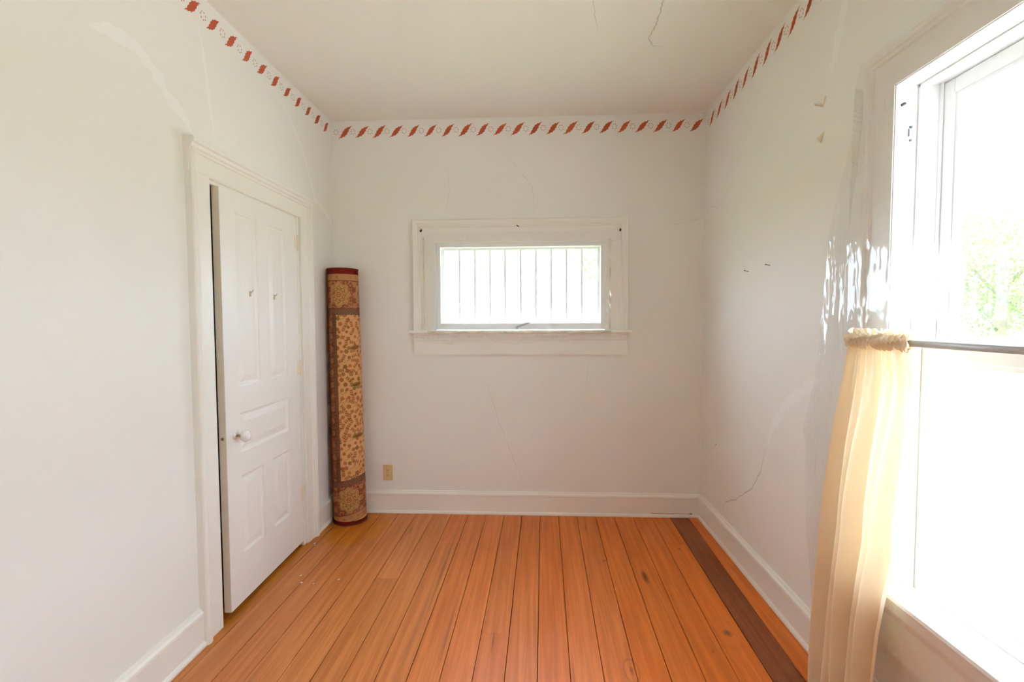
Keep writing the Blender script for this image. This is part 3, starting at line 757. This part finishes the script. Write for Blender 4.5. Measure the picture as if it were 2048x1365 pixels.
# field of sprays
r2 = random.Random(11)
for row in range(36):
    v = 0.335 + row * 0.0325
    for c in range(9):
        u = -0.050 + c * 0.040 + (0.020 if row % 2 else 0) + r2.uniform(-.008, .008)
        vv = v + r2.uniform(-.008, .008)
        k = r2.random()
        if k < 0.50: flower(u, vv, r2.uniform(.012, .019), r2.choice((4, 5, 6)), r2.choice((rust, brown, brown, C_(150, 96, 66))), r2.choice((C_(206, 146, 94), C_(190, 128, 78), olive)), r2.random() * 6)
        elif k < 0.85:
            a = r2.uniform(0, PI)
            line(u - .022 * math.cos(a), vv - .022 * math.sin(a), u + .022 * math.cos(a), vv + .022 * math.sin(a), .0016, olive)
            for s in (-1, 0, 1):
                leafst(u + s * .014 * math.cos(a) - .006 * math.sin(a), vv + s * .014 * math.sin(a) + .006 * math.cos(a), .009, .0045, a + .8, rust)
                leafst(u + s * .014 * math.cos(a) + .006 * math.sin(a), vv + s * .014 * math.sin(a) - .006 * math.cos(a), .009, .0045, a - .8, brown)
        else:
            line(u - .02, vv - .01, u + .02, vv + .012, .0016, olive); line(u + .005, vv, u + .012, vv + .022, .0014, olive)
            flower(u + .012, vv + .022, .009, 5, rust, field)
for v in (0.62, 0.98, 1.24):
    leafst(0.075, v, .062, .022, 0.12, olive); leafst(0.075, v, .050, .015, 0.12, brown)
    for k in range(5): flower(0.045 + k * .016, v + .002 * k, .006, 5, olive, rust)
def zone_border(mask, seed, ground, d, l):
    """dense border pattern inside a mask"""
    n1 = np.sin(UU * 210 + 2 * np.sin(VV * 90)) * np.sin(VV * 170 + 2.2 * np.sin(UU * 120)) ; n2 = np.sin(UU * 430 + 3 * np.sin(VV * 150)) * np.sin(VV * 390)
    pat = ground[None, None] + np.clip(n1, 0, 1)[..., None] * 0.75 * (l - ground) + np.clip(-n1, 0, 1)[..., None] * 0.9 * (d - ground) + n2[..., None] * 0.20 * (l - d)
    img[mask] = np.clip(pat, 0.01, 1)[mask]
ub = -0.058
# vertical side border
side = (UU < ub) | (UU > 0.26)
zone_border(side & (UU > -0.135) & (UU < ub), 1, bord, bord_d, bord_l)
zone_border((UU <= -0.135) | (UU > 0.26), 2, bord, bord_d, bord_l)
for v in np.arange(0.30, 1.5, 0.085):
    flower(-0.112, v, .021, 6, bord_l, rust, v * 9); flower(-0.112, v + .042, .013, 5, olive, bord_d, v * 5)
in1 = (UU > -0.088) & (UU < ub); img[in1] = (stripe + 0.30 * (np.sin(VV * 260 + np.sin(UU * 400) * 2))[..., None] * (bord_l - stripe) * 0.8)[in1]
for uu in (ub, -0.088, -0.138): paint_mask((0.0022 - np.abs(UU - uu)) / 0.001, bord_d, 0.8)
skew = 0.022 * np.sin(2 * PI * UU / CIRC)
def band(v0, v1): return (VV - skew * (VV < 0.9) >= v0) & (VV - skew * (VV < 0.9) < v1)
for lo, hi, strp, edge in ((0.075, 0.278, (0.278, 0.318), (0.024, 0.075)), (1.512, 1.705, (1.470, 1.512), (1.705, 1.752))):
    b = band(lo, hi); zone_border(b, 3, bord, bord_d, bord_l)
    vm = (lo + hi) / 2
    gold = C_(202, 152, 100)
    for u in (-0.205, -0.005, 0.195):
        sk = 0.022 * math.sin(2 * PI * u / CIRC) if vm < 0.9 else 0
        uc = u - 0.028 if vm > 0.9 else u
        du, dv = win(uc, vm + sk, 1); d = np.hypot(du, dv * 0.92); a_ = np.arctan2(dv, du)
        paint_mask((0.086 * (0.92 + 0.08 * np.cos(8 * a_)) - d) / 0.005, gold)
        for rad, wd, cl in ((0.074, .0035, olive), (0.052, .003, brown), (0.034, .004, rust)):
            paint_mask((wd - np.abs(d - rad * (0.92 + 0.08 * np.cos(8 * a_)))) / 0.002, cl, 0.8)
        flower(uc, vm + sk, .022, 6, rust, gold)
        for k in range(10):
            a = k * PI / 5 + .2
            flower(uc + .063 * math.cos(a), vm + sk + .063 * math.sin(a), .0085, 5, rust if k % 2 else olive * .8, gold)
            leafst(uc + .043 * math.cos(a + .3), vm + sk + .043 * math.sin(a + .3), .009, .004, a, brown)
    for u in (-0.105, 0.085, 0.29):
        for q in (lo + .022, hi - .022, vm): flower(u, q, .020, 6, bord_l, rust); flower(u + .036, q + .012, .012, 5, bord_d, bord_l); flower(u - .034, q - .010, .011, 5, bord_l, bord_d)
    for k in range(26):
        flower(-0.33 + k * 0.026, lo + .012, .008, 5, bord_l, rust); flower(-0.32 + k * 0.026, hi - .012, .008, 5, bord_l, rust)
    s_ = band(*strp); img[s_] = (stripe + 0.22 * (np.sin(UU * 330 + 2 * np.sin(VV * 300)))[..., None] * (bord_l - stripe))[s_]
    e_ = band(*edge); img[e_] = bord_l * 0.85; em = (edge[0] + edge[1]) / 2
    for k in range(14):
        uq = -0.33 + k * 0.048; flower(uq, em + (0.022 * math.sin(2 * PI * uq / CIRC) if em < 0.9 else 0), .011, 4, (brown, olive, rust)[k % 3], bord_l)
    for q in (strp[0], strp[1], edge[0], edge[1]): 
        paint_mask((0.0024 - np.abs(VV - skew * (VV < 0.9) - q)) / 0.001, bord_d, 0.85)
b = (VV < 0.026) | (VV > RUGH - 0.036); img[b] = C_(120, 36, 26)
img = np.clip(img, 0.01, 1)
rug = empty('rolled_rug', (0.148, -0.150, 0.0), 'rolled up floral oriental rug standing on end in the corner', 'rug')
BC, TC = Vector((0.148, -0.150, 0.004)), Vector((0.112, -0.116, RUGH))
A0 = math.atan2(-0.927, 0.374)
verts, faces = [], []
for j in range(NV):
    t = j / (NV - 1); c = BC.lerp(TC, t); r = 0.1115 - 0.0075 * t
    for i in range(NU):
        th = A0 + 2 * PI * (i / NU - 0.5)
        rr = r + 0.0035 * (i / NU - 0.5) + 0.0006 * math.sin(t * 40 + i * 0.05)
        verts.append((c.x + rr * math.cos(th), c.y + rr * math.sin(th), c.z))
for j in range(NV - 1):
    for i in range(NU):
        k = (i + 1) % NU
        faces.append((j * NU + i, j * NU + k, (j + 1) * NU + k, (j + 1) * NU + i))
me = bpy.data.meshes.new('roll'); me.from_pydata(verts, [], faces); me.update()
ca = me.color_attributes.new('pattern', 'FLOAT_COLOR', 'POINT')
buf = np.ones((NV * NU, 4), dtype=np.float32); buf[:, :3] = img.reshape(-1, 3)
ca.data.foreach_set('color', buf.ravel())
me.polygons.foreach_set('use_smooth', [True] * len(me.polygons))
me.materials.append(M['rug'])
o = bpy.data.objects.new('roll', me); COL.objects.link(o); o.parent = rug; o.matrix_parent_inverse = root_world(rug).inverted()
for c, r, sgn, nm in ((TC, 0.1045, 1, 'rolled_end'), (BC, 0.112, -1, 'rolled_end')):
    bm = NB()
    def cap(u, v):
        rr = r * v * 0.995; a = 2 * PI * u
        h = 0.003 * abs(math.sin((v * 7 + u) * PI)) if 0 < v < 1 else 0
        return (c.x + rr * math.cos(a), c.y + rr * math.sin(a), c.z + sgn * max(0, h - 0.004) - (sgn * 0.004 * (1 - abs(math.sin((v * 7 + u) * PI))) if v < 1 else 0))
    grid(bm, 48, 44, cap, True); child(nm, bm, 'jute', rug, True)
    bm = NB()
    def rim(u, v):
        a = 2 * PI * u; b = 2 * PI * v
        return (c.x + (r + 0.0005 + 0.0035 * math.cos(b)) * math.cos(a), c.y + (r + 0.0005 + 0.0035 * math.cos(b)) * math.sin(a), c.z + (0.001 if sgn < 0 else 0) + 0.0045 * math.sin(b))
    grid(bm, 60, 9, rim, True); child('binding', bm, 'maroon', rug, True)

# ------------------------------------------------------------------ outlet
out = empty('electrical_outlet', (0.379, 0, 0.298), 'ivory plastic duplex outlet on the wall beside the rolled rug', 'outlet')
ox, oz = 0.379, 0.298
bm = NB(); box(bm, ox - 0.036, ox + 0.036, -0.006, 0.0, oz - 0.0585, oz + 0.0585, 0.003); child('plate', bm, 'ivory', out)
for s in (-1, 1):
    zc = oz + s * 0.0195
    bm = NB(); prism(bm, [(0.0172 * math.cos(a * PI / 10), max(-0.0135, min(0.0135, 0.0172 * math.sin(a * PI / 10)))) for a in range(20)], 0.005, 0.0085, lambda t, p, q: (ox + p, -t, zc + q))
    rc = child('receptacle', bm, 'ivory', out)
    bm = NB(); box(bm, ox - 0.0085, ox - 0.006, -0.0092, -0.008, zc - 0.002, zc + 0.007); box(bm, ox + 0.006, ox + 0.0085, -0.0092, -0.008, zc - 0.001, zc + 0.006); cyl(bm, (ox, -0.008, zc - 0.007), (ox, -0.0092, zc - 0.007), 0.0026, n=10)
    child('slot', bm, 'slot', rc)
bm = NB(); cyl(bm, (ox, -0.005, oz), (ox, -0.0072, oz), 0.003, n=10); child('screw', bm, 'brass', out)

# ------------------------------------------------------------------ nails and tape scraps on the right wall
for y, z, lab in ((-0.7126, 1.6955, 'small bare nail in the white wall, the one further from the curtain'), (-0.9568, 1.7011, 'small bare nail in the white wall, the one closer to the curtain')):
    bm = NB(); cyl(bm, (W + 0.004, y, z - 0.002), (W - 0.022, y, z + 0.004), 0.0016, n=8); cyl(bm, (W - 0.022, y, z + 0.004), (W - 0.0235, y, z + 0.0043), 0.0035, n=8)
    obj('nail', bm, 'iron', tag=(lab, 'nail', None, 'bare nails in the wall'))
bm = NB(); cyl(bm, (W + 0.002, -0.2755, 0.60), (W - 0.0015, -0.2755, 0.60), 0.004, n=10); obj('nail_hole', bm, 'slot', wall_right)
def scrap(pts, lab):
    bm = NB(); A = [bm.verts.new((W - 0.0008, y, z)) for y, z in pts]; B = [bm.verts.new((W - 0.003 - 0.004 * (i % 2), y, z)) for i, (y, z) in enumerate(pts)]
    n = len(pts); bm.faces.new(A); bm.faces.new(B[::-1])
    for i in range(n): bm.faces.new((A[i], A[(i + 1) % n], B[(i + 1) % n], B[i]))
    obj('tape_scrap', bm, 'tape', tag=(lab, 'tape', None, 'tape scraps on the wall'))
scrap([(-1.325, 2.333), (-1.328, 2.340), (-1.383, 2.312), (-1.402, 2.338), (-1.404, 2.336), (-1.386, 2.303), (-1.38, 2.303)], 'thin yellowed L shaped tape scrap above the triangular one')
scrap([(-1.343, 2.187), (-1.378, 2.158), (-1.392, 2.200), (-1.374, 2.192)], 'yellowed triangular tape scrap on the white wall beside the sash window')

# ------------------------------------------------------------------ outdoors
bm = NB(); box(bm, -60, 120, -60, 120, -0.85, -0.60)
obj('lawn', bm, 'grass', tag=('sunlit green lawn outside the windows', 'lawn', STR))
bm = NB(); box(bm, W + 0.45, W + 9.0, -20, 26, -0.62, -0.585)
obj('driveway', bm, 'pave', tag=('pale concrete driveway outside the tall sash window', 'driveway', STR))
def tree(loc, h, r, seed, lab):
    rr = random.Random(seed)
    t = empty('garden_tree', loc, lab, 'tree', None, 'trees in the garden')
    bm = NB(); x, y, z = loc
    cyl(bm, (x, y, z), (x + 0.1, y, z + h * 0.55), r * 0.08, r * 0.05, 10)
    for k in range(5):
        a = k * 1.257 + rr.random(); cyl(bm, (x + 0.05, y, z + h * (0.3 + 0.04 * k)), (x + r * 0.6 * math.cos(a), y + r * 0.6 * math.sin(a), z + h * (0.55 + 0.06 * k)), r * 0.035, r * 0.012, 7)
    child('trunk', bm, 'bark', t)
    bm = NB()
    blobs = [(x + rr.uniform(-.6, .6) * r, y + rr.uniform(-.6, .6) * r, z + h * rr.uniform(.35, .88), r * rr.uniform(.35, .6)) for _ in range(11)]
    for bx, by, bz, br in blobs:
        for _ in range(650):
            d = Vector((rr.gauss(0, 1), rr.gauss(0, 1), rr.gauss(0, 1))).normalized() * br * rr.uniform(.75, 1.05)
            c = Vector((bx, by, bz)) + d
            n = (d.normalized() + Vector((rr.uniform(-.6, .6), rr.uniform(-.6, .6), rr.uniform(-.6, .6)))).normalized()
            u = n.orthogonal().normalized(); v = n.cross(u); s = rr.uniform(.05, .11)
            bm.faces.new([bm.verts.new(c + u * s * p + v * s * q * 0.6) for p, q in ((-1, 0), (0, -1), (1, 0), (0, 1))])
    child('foliage', bm, 'leaf', t)
tree((21.0, 17.6, -0.6), 7.2, 3.4, 1, 'broad green tree beyond the driveway, seen through the tall sash window')
tree((33.0, 22.5, -0.6), 9.0, 3.4, 2, 'taller green tree standing behind the broad one')
tree((16.5, 23.5, -0.6), 3.6, 1.8, 3, 'low rounded green shrub tree at the edge of the lawn')
tree((6.9, 36.0, -0.6), 17.0, 3.0, 4, 'green tree behind the barred window')
